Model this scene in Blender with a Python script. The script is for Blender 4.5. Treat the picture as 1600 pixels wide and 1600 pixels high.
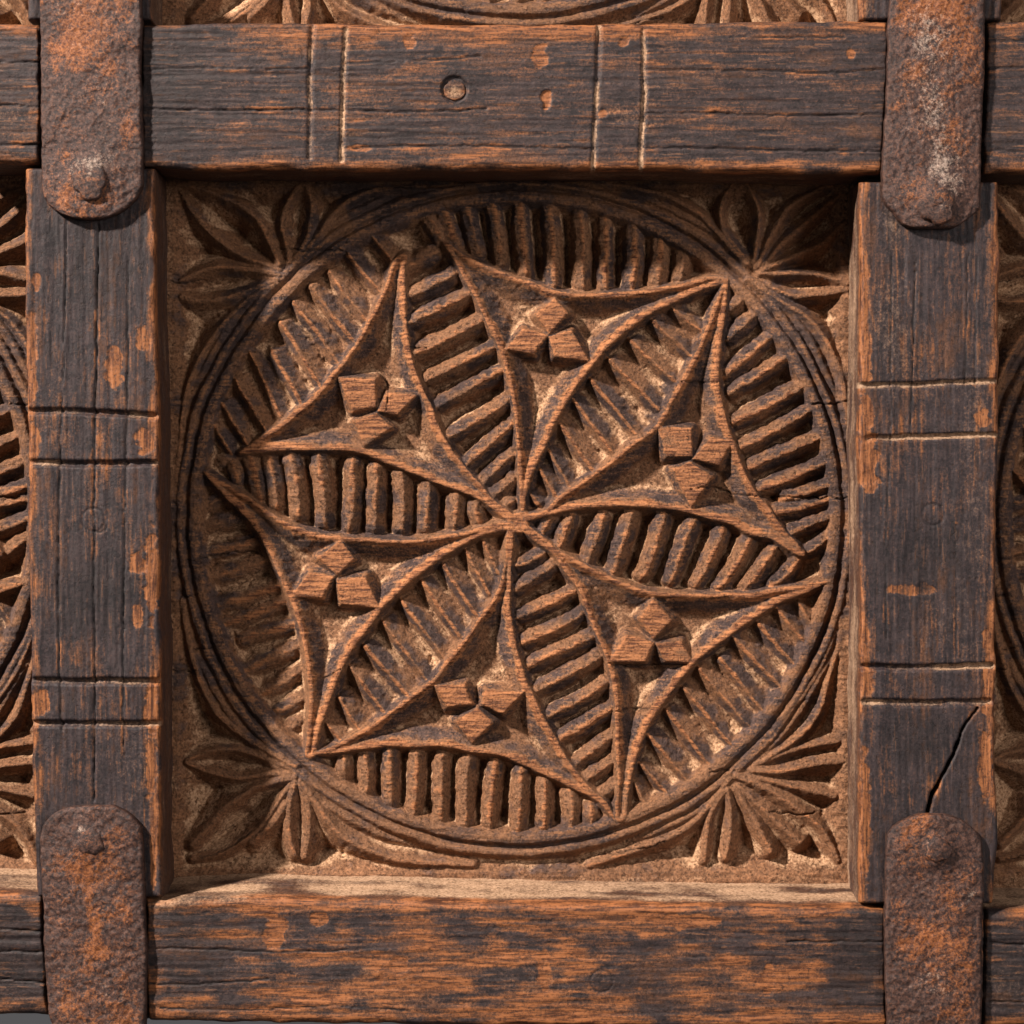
import bpy, math
import numpy as np
from mathutils import Vector

# ------------------------------------------------------------------ clear
for o in list(bpy.data.objects):
    bpy.data.objects.remove(o)
sc = bpy.context.scene
COL = sc.collection

# one design unit = a quarter of a millimetre; heights count towards the viewer
S = 0.00025
D = 3800.0            # camera distance in design units
HF = 120.0            # front of the frame above the carved relief
HB = -34.0            # back of the frame members
FS = (D - HF) / D     # frame drawings are scaled to their own depth

# ------------------------------------------------------------------ camera
cam_d = bpy.data.cameras.new("camera")
cam = bpy.data.objects.new("camera", cam_d)
COL.objects.link(cam)
cam_d.sensor_width = 36.0
cam_d.lens = 36.0 * D / 1600.0
cam_d.clip_start = 0.05
cam_d.clip_end = 50.0
cam.location = (0.0, -D * S, 0.0)
cam.rotation_euler = (math.pi / 2, 0, 0)
sc.camera = cam

# ------------------------------------------------------------------ light
world = bpy.data.worlds.new("World")
sc.world = world
world.use_nodes = True
bg = world.node_tree.nodes["Background"]
bg.inputs[0].default_value = (1.0, 0.96, 0.94, 1)
bg.inputs[1].default_value = 0.12

kd = bpy.data.lights.new("key_lamp", 'AREA')
kd.shape = 'DISK'
kd.size = 0.19
kd.energy = 335.0
kd.color = (1.0, 0.90, 0.815)
key = bpy.data.objects.new("key_lamp", kd)
COL.objects.link(key)
kdir = Vector((-1.36, -1.0, 1.20)).normalized()
key.location = kdir * 3.0
key.rotation_euler = (-kdir).to_track_quat('-Z', 'Y').to_euler()

fd = bpy.data.lights.new("fill_softbox", 'AREA')
fd.shape = 'SQUARE'; fd.size = 0.9; fd.energy = 30.0; fd.color = (1.0, 0.92, 0.88)
fill = bpy.data.objects.new("fill_softbox", fd)
COL.objects.link(fill)
fdir = Vector((0.85, -1.0, 0.30)).normalized()
fill.location = fdir * 2.4
fill.rotation_euler = (-fdir).to_track_quat('-Z', 'Y').to_euler()

sc.view_settings.view_transform = 'Standard'
sc.view_settings.look = 'None'
sc.view_settings.gamma = 1.0
sc.view_settings.exposure = 0.0
sc.render.engine = 'CYCLES'
sc.render.resolution_x = 1024
sc.render.resolution_y = 1024
sc.render.filter_size = 1.1

# ------------------------------------------------------------------ numpy helpers
def vnoise(x, y, seed=0):
    rng = np.random.RandomState(seed)
    T = rng.rand(256, 256).astype(np.float32)
    xi = np.floor(x).astype(np.int64); yi = np.floor(y).astype(np.int64)
    fx = (x - xi).astype(np.float32); fy = (y - yi).astype(np.float32)
    fx = fx * fx * (3 - 2 * fx); fy = fy * fy * (3 - 2 * fy)
    x0 = xi & 255; x1 = (xi + 1) & 255; y0 = yi & 255; y1 = (yi + 1) & 255
    a = T[y0, x0]; b = T[y0, x1]; c = T[y1, x0]; d = T[y1, x1]
    return (a + (b - a) * fx) * (1 - fy) + (c + (d - c) * fx) * fy - 0.5

def fbm(x, y, sx, sy, seed, octv=3, gain=0.55):
    r = 0; a = 1.0; n = 0
    for k in range(octv):
        r = r + a * vnoise(x / sx * 2 ** k + 17.3 * k, y / sy * 2 ** k + 9.1 * k, seed + 31 * k)
        n += a; a *= gain
    return r / n * 2.0          # about -1..1

def sstep(a, b, x):
    t = np.clip((x - a) / (b - a), 0, 1)
    return t * t * (3 - 2 * t)

def catmull(pts, n=4, closed=False):
    P = np.array(pts, float); m = len(P); out = []
    rng = range(m if closed else m - 1)
    for i in rng:
        if closed:
            p0, p1, p2, p3 = P[(i - 1) % m], P[i], P[(i + 1) % m], P[(i + 2) % m]
        else:
            p0, p1, p2, p3 = P[max(i - 1, 0)], P[i], P[i + 1], P[min(i + 2, m - 1)]
        for k in range(n):
            t = k / n
            out.append(0.5 * ((2 * p1) + (p2 - p0) * t + (2 * p0 - 5 * p1 + 4 * p2 - p3) * t * t
                              + (3 * p1 - p0 - 3 * p2 + p3) * t ** 3))
    if not closed:
        out.append(P[-1])
    return np.array(out)

def dist_poly(x, y, pts, closed=False):
    """distance to a polyline and arc parameter 0..1"""
    P = np.asarray(pts, float)
    Q = np.roll(P, -1, 0) if closed else P[1:]
    P = P if closed else P[:-1]
    L = np.hypot(*(Q - P).T); cum = np.concatenate([[0], np.cumsum(L)]); tot = max(cum[-1], 1e-6)
    best = np.full(x.shape, 1e9); bt = np.zeros(x.shape)
    for i in range(len(P)):
        dx, dy = Q[i] - P[i]; l2 = dx * dx + dy * dy
        if l2 < 1e-9: continue
        t = np.clip(((x - P[i, 0]) * dx + (y - P[i, 1]) * dy) / l2, 0, 1)
        d = np.hypot(x - P[i, 0] - t * dx, y - P[i, 1] - t * dy)
        m = d < best
        best = np.where(m, d, best); bt = np.where(m, (cum[i] + t * L[i]) / tot, bt)
    return best, bt

def in_poly(x, y, pts):
    P = np.asarray(pts, float); Q = np.roll(P, -1, 0)
    ins = np.zeros(x.shape, bool)
    for (ax, ay), (bx, by) in zip(P, Q):
        if ay == by: continue
        c = ((ay > y) != (by > y)) & (x < (bx - ax) * (y - ay) / (by - ay) + ax)
        ins ^= c
    return ins

def gblur(A, s):
    """gaussian blur of a 2-D array by FFT, edge padded"""
    p = int(3 * s) + 2
    B = np.pad(A, p, mode='edge')
    fy = np.fft.fftfreq(B.shape[0])[:, None]; fx = np.fft.rfftfreq(B.shape[1])[None, :]
    G = np.exp(-2 * (math.pi * s) ** 2 * (fx ** 2 + fy ** 2))
    return np.fft.irfft2(np.fft.rfft2(B) * G, s=B.shape)[p:-p, p:-p]

# ------------------------------------------------------------------ scene helpers
def add_mesh(name, verts, faces, mat, parent=None, mask=None, normals=None, smooth=True):
    me = bpy.data.meshes.new(name)
    nv, nf = len(verts), len(faces); k = faces.shape[1]
    me.vertices.add(nv)
    me.vertices.foreach_set("co", np.ascontiguousarray(verts, np.float32).ravel())
    me.loops.add(nf * k)
    me.loops.foreach_set("vertex_index", np.ascontiguousarray(faces, np.int32).ravel())
    me.polygons.add(nf)
    me.polygons.foreach_set("loop_start", np.arange(0, nf * k, k, dtype=np.int32))
    me.update(calc_edges=True)
    me.polygons.foreach_set("use_smooth", np.full(nf, smooth))
    if mask is not None:
        a = me.color_attributes.new("mask", 'FLOAT_COLOR', 'POINT')
        m4 = np.ones((nv, 4), np.float32); m4[:, :mask.shape[1]] = mask
        a.data.foreach_set("color", m4.ravel())
    if normals is not None:
        me.normals_split_custom_set_from_vertices(np.ascontiguousarray(normals, np.float32))
    me.materials.append(mat)
    o = bpy.data.objects.new(name, me)
    COL.objects.link(o)
    if parent is not None: o.parent = parent
    return o

def grid_faces(nr, nc):
    i = np.arange(nr * nc).reshape(nr, nc)
    # wound so that the normals of a sheet seen from the front face the viewer
    return np.stack([i[:-1, :-1], i[1:, :-1], i[1:, 1:], i[:-1, 1:]], -1).reshape(-1, 4)

# ------------------------------------------------------------------ materials
def nn(nt, typ, **kw):
    n = nt.nodes.new(typ)
    for k, v in kw.items(): setattr(n, k, v)
    return n

def mixc(nt, fac, a, b, blend='MIX'):
    n = nn(nt, 'ShaderNodeMix', data_type='RGBA', blend_type=blend)
    for idx, v in ((0, fac), (6, a), (7, b)):
        if isinstance(v, (int, float)): n.inputs[idx].default_value = v
        elif isinstance(v, tuple): n.inputs[idx].default_value = (*v, 1)
        else: nt.links.new(v, n.inputs[idx])
    return n.outputs[2]

def mth(nt, op, a, b=None, clamp=False):
    n = nn(nt, 'ShaderNodeMath', operation=op, use_clamp=clamp)
    for i, v in enumerate((a, b)):
        if v is None: continue
        if isinstance(v, (int, float)): n.inputs[i].default_value = v
        else: nt.links.new(v, n.inputs[i])
    return n.outputs[0]

def noise(nt, vec, scale, detail=3.0, rough=0.6):
    n = nn(nt, 'ShaderNodeTexNoise')
    n.inputs['Scale'].default_value = scale
    n.inputs['Detail'].default_value = detail
    n.inputs['Roughness'].default_value = rough
    nt.links.new(vec, n.inputs['Vector'])
    return n.outputs[0]

def ramp01(nt, v, lo, hi):
    n = nn(nt, 'ShaderNodeMapRange')
    n.interpolation_type = 'SMOOTHSTEP'
    nt.links.new(v, n.inputs[0])
    n.inputs[1].default_value = lo; n.inputs[2].default_value = hi
    return n.outputs[0]

def wood(name, vertical, body, pat_a, pat_b, wear_a, wear_b, dust_a, dust_b, rough=0.55, bump=0.3, scratch=0.6):
    m = bpy.data.materials.new(name); m.use_nodes = True
    nt = m.node_tree; N = nt.nodes
    bsdf = N["Principled BSDF"]
    tc = nn(nt, 'ShaderNodeTexCoord'); v = tc.outputs['Object']
    def stretched(long, scale, det):
        mp = nn(nt, 'ShaderNodeMapping')
        mp.inputs['Scale'].default_value = (1.0, 0.3, long) if vertical else (long, 0.3, 1.0)
        nt.links.new(v, mp.inputs[0])
        return noise(nt, mp.outputs[0], scale, det, 0.65)
    grain = stretched(0.10, 900, 5)
    streak = stretched(0.14, 420, 5)
    fine = noise(nt, v, 980, 4, 0.8)
    speck = noise(nt, v, 720, 3, 0.7)
    blot = noise(nt, v, 210, 5, 0.7)
    at = nn(nt, 'ShaderNodeAttribute', attribute_name='mask')
    sp = nn(nt, 'ShaderNodeSeparateColor'); nt.links.new(at.outputs['Color'], sp.inputs[0])
    W, U, T = sp.outputs; A = at.outputs['Alpha']
    sub = lambda n, k: mth(nt, 'MULTIPLY', mth(nt, 'SUBTRACT', n, 0.5), k)
    add = lambda *a: a[0] if len(a) == 1 else mth(nt, 'ADD', a[0], add(*a[1:]))
    c = mixc(nt, ramp01(nt, fine, 0.3, 0.7), tuple(k * 0.42 for k in body), tuple(k * 1.55 for k in body))
    pat = mixc(nt, ramp01(nt, add(sub(blot, 0.8), sub(grain, 0.5), fine), 0.25, 0.75), pat_a, pat_b)
    c = mixc(nt, ramp01(nt, add(A, sub(blot, 1.1), sub(fine, 0.5), sub(grain, 0.5)), 0.25, 0.65), c, pat)
    # short pale scratches along the grain
    scr = mth(nt, 'MULTIPLY', ramp01(nt, add(grain, sub(streak, 0.7), sub(fine, 0.25)), 0.58, 0.76), scratch)
    c = mixc(nt, scr, c, tuple(0.5 * (x + y) for x, y in zip(wear_b, dust_a)))
    wn = add(W, sub(grain, 1.0), sub(streak, 0.5), sub(fine, 0.8), sub(blot, 0.7))
    c = mixc(nt, ramp01(nt, wn, 0.10, 0.45), c, mixc(nt, ramp01(nt, fine, 0.3, 0.7), tuple(k * 0.7 for k in body), tuple(k * 1.5 for k in body)))
    wcol = mixc(nt, ramp01(nt, add(grain, sub(fine, 0.4)), 0.36, 0.62), wear_a, wear_b)
    c = mixc(nt, ramp01(nt, wn, 0.32, 0.80), c, wcol)
    un = add(U, sub(fine, 0.7), sub(blot, 0.5))
    ucol = mixc(nt, ramp01(nt, add(fine, sub(speck, 0.5)), 0.34, 0.66), dust_a, dust_b)
    c = mixc(nt, ramp01(nt, un, 0.2, 0.8), c, ucol)
    c = mixc(nt, mth(nt, 'MULTIPLY', ramp01(nt, speck, 0.42, 0.32), 0.65), c, tuple(k * 0.30 for k in body))
    c = mixc(nt, 1.0, c, T, 'MULTIPLY')
    nt.links.new(c, bsdf.inputs['Base Color'])
    rg = nn(nt, 'ShaderNodeMapRange')
    nt.links.new(add(U, sub(fine, 0.4)), rg.inputs[0]); rg.inputs[3].default_value = rough; rg.inputs[4].default_value = 0.95
    nt.links.new(rg.outputs[0], bsdf.inputs['Roughness'])
    bsdf.inputs['Specular IOR Level'].default_value = 0.22
    bp = nn(nt, 'ShaderNodeBump')
    bp.inputs['Strength'].default_value = bump
    bp.inputs['Distance'].default_value = 4.0 * S
    hh = add(mth(nt, 'MULTIPLY', grain, 0.35), mth(nt, 'MULTIPLY', fine, 0.8), mth(nt, 'MULTIPLY', ramp01(nt, speck, 0.42, 0.30), -0.5))
    nt.links.new(hh, bp.inputs['Height']); nt.links.new(bp.outputs[0], bsdf.inputs['Normal'])
    return m

M_PANEL = wood("carved_wood", False, (0.165, 0.077, 0.037), (0.024, 0.0145, 0.0135), (0.090, 0.054, 0.043),
               (0.070, 0.023, 0.010), (0.36, 0.145, 0.058), (0.200, 0.102, 0.051), (0.47, 0.285, 0.165), bump=1.0, scratch=0.45)
M_RAIL = wood("rail_wood", False, (0.066, 0.030, 0.017), (0.0105, 0.0078, 0.0085), (0.043, 0.028, 0.0265),
              (0.044, 0.0155, 0.0075), (0.235, 0.086, 0.031), (0.20, 0.115, 0.064), (0.36, 0.228, 0.142), bump=0.35, scratch=0.6)
M_STILE = wood("stile_wood", True, (0.062, 0.028, 0.016), (0.0095, 0.0072, 0.0085), (0.038, 0.0255, 0.0255),
               (0.050, 0.0165, 0.0075), (0.225, 0.083, 0.029), (0.15, 0.088, 0.050), (0.28, 0.178, 0.114), bump=0.35, scratch=0.4)

def iron(name):
    m = bpy.data.materials.new(name); m.use_nodes = True
    nt = m.node_tree; bsdf = nt.nodes["Principled BSDF"]
    tc = nn(nt, 'ShaderNodeTexCoord'); v = tc.outputs['Object']
    at = nn(nt, 'ShaderNodeAttribute', attribute_name='mask')
    sp = nn(nt, 'ShaderNodeSeparateColor'); nt.links.new(at.outputs['Color'], sp.inputs[0])
    R, G, T = sp.outputs
    sub = lambda n, k: mth(nt, 'MULTIPLY', mth(nt, 'SUBTRACT', n, 0.5), k)
    add = lambda *a: a[0] if len(a) == 1 else mth(nt, 'ADD', a[0], add(*a[1:]))
    n1 = noise(nt, v, 190, 5, 0.8); n2 = noise(nt, v, 620, 5, 0.82); n3 = noise(nt, v, 1050, 3, 0.85); n4 = noise(nt, v, 340, 5, 0.8)
    c = mixc(nt, ramp01(nt, add(n2, sub(n3, 0.6)), 0.34, 0.68), (0.014, 0.0082, 0.0080), (0.090, 0.044, 0.031))
    ro = add(R, sub(n1, 1.8), sub(n2, 1.5), sub(n3, 0.7))
    c = mixc(nt, ramp01(nt, ro, 0.35, 0.95), c, mixc(nt, ramp01(nt, n3, 0.35, 0.65), (0.075, 0.022, 0.009), (0.24, 0.084, 0.027)))
    gr = add(G, sub(n4, 1.6), sub(n3, 1.2), sub(n2, 0.5))
    c = mixc(nt, ramp01(nt, gr, 0.35, 1.0), c, (0.32, 0.24, 0.19))
    c = mixc(nt, mth(nt, 'MULTIPLY', ramp01(nt, n4, 0.42, 0.30), 0.7), c, (0.022, 0.016, 0.017))
    c = mixc(nt, 1.0, c, T, 'MULTIPLY')
    nt.links.new(c, bsdf.inputs['Base Color'])
    bsdf.inputs['Roughness'].default_value = 0.5
    bsdf.inputs['Specular IOR Level'].default_value = 0.22
    bp = nn(nt, 'ShaderNodeBump'); bp.inputs['Strength'].default_value = 0.45
    bp.inputs['Distance'].default_value = 6.0 * S
    nt.links.new(add(mth(nt, 'MULTIPLY', n2, 0.9), mth(nt, 'MULTIPLY', n1, 0.9), mth(nt, 'MULTIPLY', n3, 0.4)), bp.inputs['Height'])
    nt.links.new(bp.outputs[0], bsdf.inputs['Normal'])
    return m
M_IRON = iron("rusty_iron")

def plain(name, col, rough=0.9):
    m = bpy.data.materials.new(name); m.use_nodes = True
    nt = m.node_tree; b = nt.nodes["Principled BSDF"]
    tc = nn(nt, 'ShaderNodeTexCoord')
    n = noise(nt, tc.outputs['Object'], 12, 4, 0.6)
    c = mixc(nt, n, tuple(v * 0.9 for v in col), tuple(v * 1.1 for v in col))
    nt.links.new(c, b.inputs['Base Color']); b.inputs['Roughness'].default_value = rough
    return m
M_BACK = plain("grey_paper", (0.030, 0.033, 0.039))

# ------------------------------------------------------------------ drawing of the carving
CX, CY = 804.5, 808.0
STARS = [
 # outline, three lozenges
 ([(693,377),(735,450),(762,504),(778,538),(793,585),(801,630),(808,690),(812,750),(813,795),(819,795),(824,765),
   (832,738),(847,708),(871,655),(901,603),(931,567),(951,541),(981,516),(1021,490),(1071,464),(1138,438),
   (1120,431),(1080,440),(1040,447),(980,456),(900,457),(866,453),(840,444),(800,431),(760,415),(725,399)],
  [[(866,466),(888,490),(858,521),(838,493)],[(791,545),(818,514),(856,524),(834,553)],[(858,526),(893,516),(921,564),(866,557)]]),
 ([(822,804),(850,798),(880,772),(950,724),(990,690),(1024,664),(1056,608),(1085,556),(1109,500),(1131,440),(1138,440),
   (1127,535),(1123,590),(1130,630),(1140,674),(1148,694),(1166,742),(1186,776),(1200,790),(1224,826),(1258,862),
   (1250,868),(1220,851),(1200,840),(1170,834),(1146,821),(1100,808),(1070,799),(1040,795),(970,791),(900,795),(850,806),(822,814)],
  [[(1027,666),(1080,670),(1082,713),(1042,713)],[(1083,717),(1110,684),(1145,688),(1124,727)],[(1078,722),(1112,746),(1080,794),(1052,734)]]),
 ([(818,818),(845,836),(876,862),(937,893),(972,910),(1020,926),(1080,929),(1160,927),(1220,920),(1288,909),(1284,916),
   (1240,934),(1210,947),(1180,966),(1150,986),(1110,1016),(1086,1036),(1060,1066),(1040,1096),(1020,1124),(1006,1150),
   (992,1190),(984,1230),(979,1276),(962,1280),(964,1210),(962,1120),(958,1070),(950,1038),(944,1022),(930,984),(916,948),
   (904,920),(882,892),(866,866),(838,846),(815,828)],
  [[(1021,936),(1050,970),(1021,999),(1001,966)],[(952,1034),(980,993),(1023,1004),(1008,1034)],[(1026,1006),(1065,1002),(1083,1036),(1040,1033)]]),
 ([(793,832),(790,870),(778,920),(760,950),(746,970),(724,1000),(700,1030),(674,1062),(640,1089),(606,1115),(580,1133),
   (560,1144),(540,1156),(510,1171),(478,1180),(510,1178),(540,1174),(580,1168),(660,1166),(700,1168),(740,1175),(780,1180),
   (810,1191),(860,1215),(900,1235),(936,1254),(960,1282),(948,1256),(922,1232),(900,1206),(886,1184),(866,1150),(850,1124),(830,1078),(824,1068),
   (806,1010),(800,970),(797,930),(800,870),(802,832)],
  [[(680,1072),(726,1070),(738,1101),(700,1104)],[(754,1101),(758,1079),(818,1082),(786,1115)],[(746,1106),(770,1130),(738,1161),(714,1128)]]),
 ([(318,736),(346,753),(380,771),(420,800),(460,822),(500,836),(530,838),(580,842),(620,843),(680,839),(730,830),(780,818),(800,818),
   (802,828),(770,832),(730,847),(700,865),(670,887),(640,910),(620,930),(598,952),(580,976),(550,1016),(530,1054),(518,1084),
   (510,1110),(500,1140),(490,1182),(476,1182),(479,1160),(483,1110),(482,1070),(476,1022),(466,976),(454,940),(440,910),
   (416,854),(390,816),(350,774)],
  [[(532,843),(553,874),(527,900),(499,872)],[(454,932),(484,895),(522,901),(504,934)],[(526,906),(570,900),(593,951),(533,943)]]),
 ([(622,400),(612,416),(594,466),(559,531),(525,576),(491,617),(456,645),(440,660),(410,682),(374,708),(420,704),(460,703),
   (540,704),(577,712),(620,729),(660,745),(720,768),(760,786),(795,815),(802,806),(766,777),(746,754),(720,722),(696,688),(680,656),
   (674,634),(660,606),(645,562),(636,507),(632,432),(634,398)],
  [[(531,591),(586,592),(588,637),(552,642)],[(590,643),(606,614),(650,618),(622,647)],[(556,659),(588,646),(611,669),(568,699)]]),
]
# (crest start, crest end) for blunt ridges; spiky ones run from the deep end to the shallow end
BLUNT = [
 (634,418,684,390),(638,462,710,426),(636,506,736,456),(644,554,758,498),(664,594,776,540),(680,637,788,578),(697,684,798,622),
 (726,728,803,660),(754,756,806,708),(766,776,806,744),(784,794,804,780),
 (865,803,845,838),(893,807,874,858),(943,805,917,882),(988,800,958,898),(1038,806,1004,903),(1084,814,1048,910),(1130,828,1088,916),
 (1173,840,1123,922),(1212,857,1164,920),(1250,876,1206,916),
 (802,886,850,866),(803,924,867,884),(808,966,902,922),(814,1006,912,958),(824,1042,930,994),(834,1082,940,1026),(852,1122,952,1066),
 (872,1158,957,1107),(898,1197,961,1150),(912,1224,962,1190),(936,1246,962,1226),
 (362,726,372,754),(390,718,404,780),(420,718,432,792),(453,710,467,808),(498,710,507,820),(550,720,546,828),(589,727,586,830),
 (626,737,628,830),(671,752,666,828),(714,770,710,825),(744,784,750,818),
 (668,338,692,376),(692,326,716,386),(730,322,748,398),(770,318,783,416),(814,316,824,430),(860,320,866,446),(907,330,910,450),
 (948,338,948,452),(992,352,988,450),(1034,372,1028,444),(1068,394,1062,438),
 (1136,484,1164,462),(1138,528,1186,488),(1134,586,1212,520),(1142,614,1236,554),(1146,660,1258,602),(1158,700,1272,638),
 (1172,730,1288,680),(1186,766,1298,718),(1226,779,1300,757),(1208,802,1296,781),(1234,834,1300,808),(1264,864,1300,838),
 (536,1184,540,1214),(570,1178,572,1242),(610,1172,612,1260),(651,1174,646,1276),(691,1180,688,1286),(732,1184,728,1293),
 (775,1192,764,1297),(816,1202,810,1299),(852,1220,850,1298),(890,1238,892,1295),(922,1260,922,1290),
 (314,792,348,776),(312,826,378,806),(312,866,404,842),(316,904,420,874),(330,948,440,914),(342,981,450,936),(372,1000,464,976),
 (378,1050,472,1008),(404,1090,478,1040),(428,1114,480,1086),(442,1144,482,1120),(460,1170,478,1156),
]
SPIKY = [
 (1052,482,1100,520),(1022,503,1084,560),(987,533,1055,596),(953,563,1030,640),(924,594,997,680),(895,624,962,714),(870,655,926,734),
 (857,702,890,760),(843,734,868,774),(829,772,842,788),
 (755,846,779,896),(728,860,764,930),(692,884,745,964),(660,910,724,1004),(628,940,700,1036),(598,972,670,1068),(570,1010,640,1092),
 (546,1042,604,1120),(528,1090,564,1146),(506,1126,532,1157),
 (1246,938,1272,980),(1214,950,1262,1008),(1186,976,1246,1042),(1146,996,1220,1074),(1126,1030,1196,1114),(1094,1046,1174,1140),
 (1068,1074,1146,1168),(1042,1110,1110,1196),(1012,1148,1076,1222),(1000,1194,1042,1240),(990,1220,1010,1262),
 (580,367,613,408),(541,396,596,458),(514,424,577,508),(484,446,556,538),(458,470,534,574),(438,503,500,604),(425,551,472,635),
 (388,549,441,658),(367,592,418,680),(346,630,384,694),(332,662,358,706),
]
LEAVES = [
 # upper left corner
 [(436,412),(400,340),(348,306),(284,286)], [(438,420),(390,404),(340,374),(300,328),(276,288)],
 [(452,408),(446,382),(439,348),(450,312),(466,286)], [(460,402),(480,368),(487,328),(478,286)],
 [(460,410),(498,366),(520,336),(550,310),(594,294),(697,290)],
 [(436,430),(400,422),(350,416),(310,424),(282,438)], [(432,438),(400,450),(360,464),(310,470),(282,462)],
 [(434,442),(380,473),(319,542),(292,610),(279,690),(275,780)],
 # upper right corner
 [(1168,408),(1140,374),(1127,340),(1132,310),(1148,284)], [(1178,410),(1184,366),(1185,330),(1168,286)],
 [(1184,416),(1205,370),(1240,318),(1300,288)], [(1190,420),(1220,384),(1260,348),(1318,300)], [(1192,422),(1240,400),(1290,376),(1322,346)],
 [(1188,428),(1250,427),(1290,432),(1324,444)], [(1170,436),(1210,451),(1240,462),(1280,460),(1324,453)],
 [(1168,412),(1118,360),(1090,332),(1050,308),(1020,298),(950,284)],
 [(1176,440),(1220,470),(1260,494),(1286,524),(1306,560),(1318,600),(1325,660)],
 # lower left corner
 [(456,1202),(412,1186),(372,1172),(340,1172),(308,1180),(290,1190)], [(460,1208),(416,1210),(372,1216),(330,1208),(290,1193)],
 [(460,1214),(400,1230),(350,1264),(328,1288),(298,1322)], [(456,1218),(430,1262),(392,1306),(340,1334),(298,1344)],
 [(460,1222),(452,1260),(450,1300),(460,1338)], [(468,1222),(480,1260),(482,1300),(476,1340)], [(446,1258),(422,1290),(392,1318)],
 [(470,1220),(510,1280),(540,1312),(590,1334),(640,1347),(740,1352)],
 [(460,1198),(388,1156),(350,1126),(326,1094),(306,1046),(294,1000),(283,940)],
 # lower right corner
 [(1180,1196),(1220,1180),(1260,1168),(1312,1160)], [(1178,1204),(1220,1206),(1260,1198),(1318,1191)],
 [(1152,1211),(1210,1222),(1239,1230),(1306,1246)], [(1150,1214),(1204,1236),(1257,1272),(1289,1301),(1312,1346)],
 [(1156,1230),(1204,1276),(1251,1318)], [(1150,1232),(1168,1262),(1184,1290),(1204,1330)],
 [(1134,1234),(1112,1270),(1104,1310),(1100,1346)], [(1138,1234),(1142,1290),(1134,1342)],
 [(1142,1216),(1096,1276),(1050,1308),(980,1334),(920,1354)],
 [(1198,1186),(1250,1152),(1280,1114),(1300,1050),(1316,1000)], [(1152,1206),(1180,1177),(1210,1148),(1240,1106),(1270,1066),(1298,1010),(1314,950)],
]
CRACKS = [
 [(1180,774),(1225,778),(1262,776),(1300,778),(1328,776)], [(1264,629),(1290,632),(1328,626)], [(430,386),(470,390),(500,389),(540,391)],
 [(264,438),(290,440),(318,434)], [(310,842),(340,848),(380,840),(405,842)], [(284,874),(312,872),(372,862),(412,868)],
 [(590,580),(604,600),(606,640)], [(945,1037),(1000,1041),(1040,1039),(1080,1038)], [(960,1112),(1005,1110),(1030,1108)],
 [(302,1346),(330,1338),(362,1322),(392,1300)], [(1200,1270),(1240,1275),(1290,1272)], [(284,932),(310,928)], [(300,1014),(330,1012)],
 [(640,540),(668,545)], [(1060,598),(1090,596),(1124,600)], [(1186,776),(1150,772),(1120,762),(1080,765)], [(505,1062),(532,1048)],
 [(1148,1204),(1125,1205),(1105,1208)], [(266,1048),(284,1050),(306,1046)], [(936,1336),(990,1330),(1040,1318)], [(584,290),(650,292),(726,290)],
]

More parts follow.
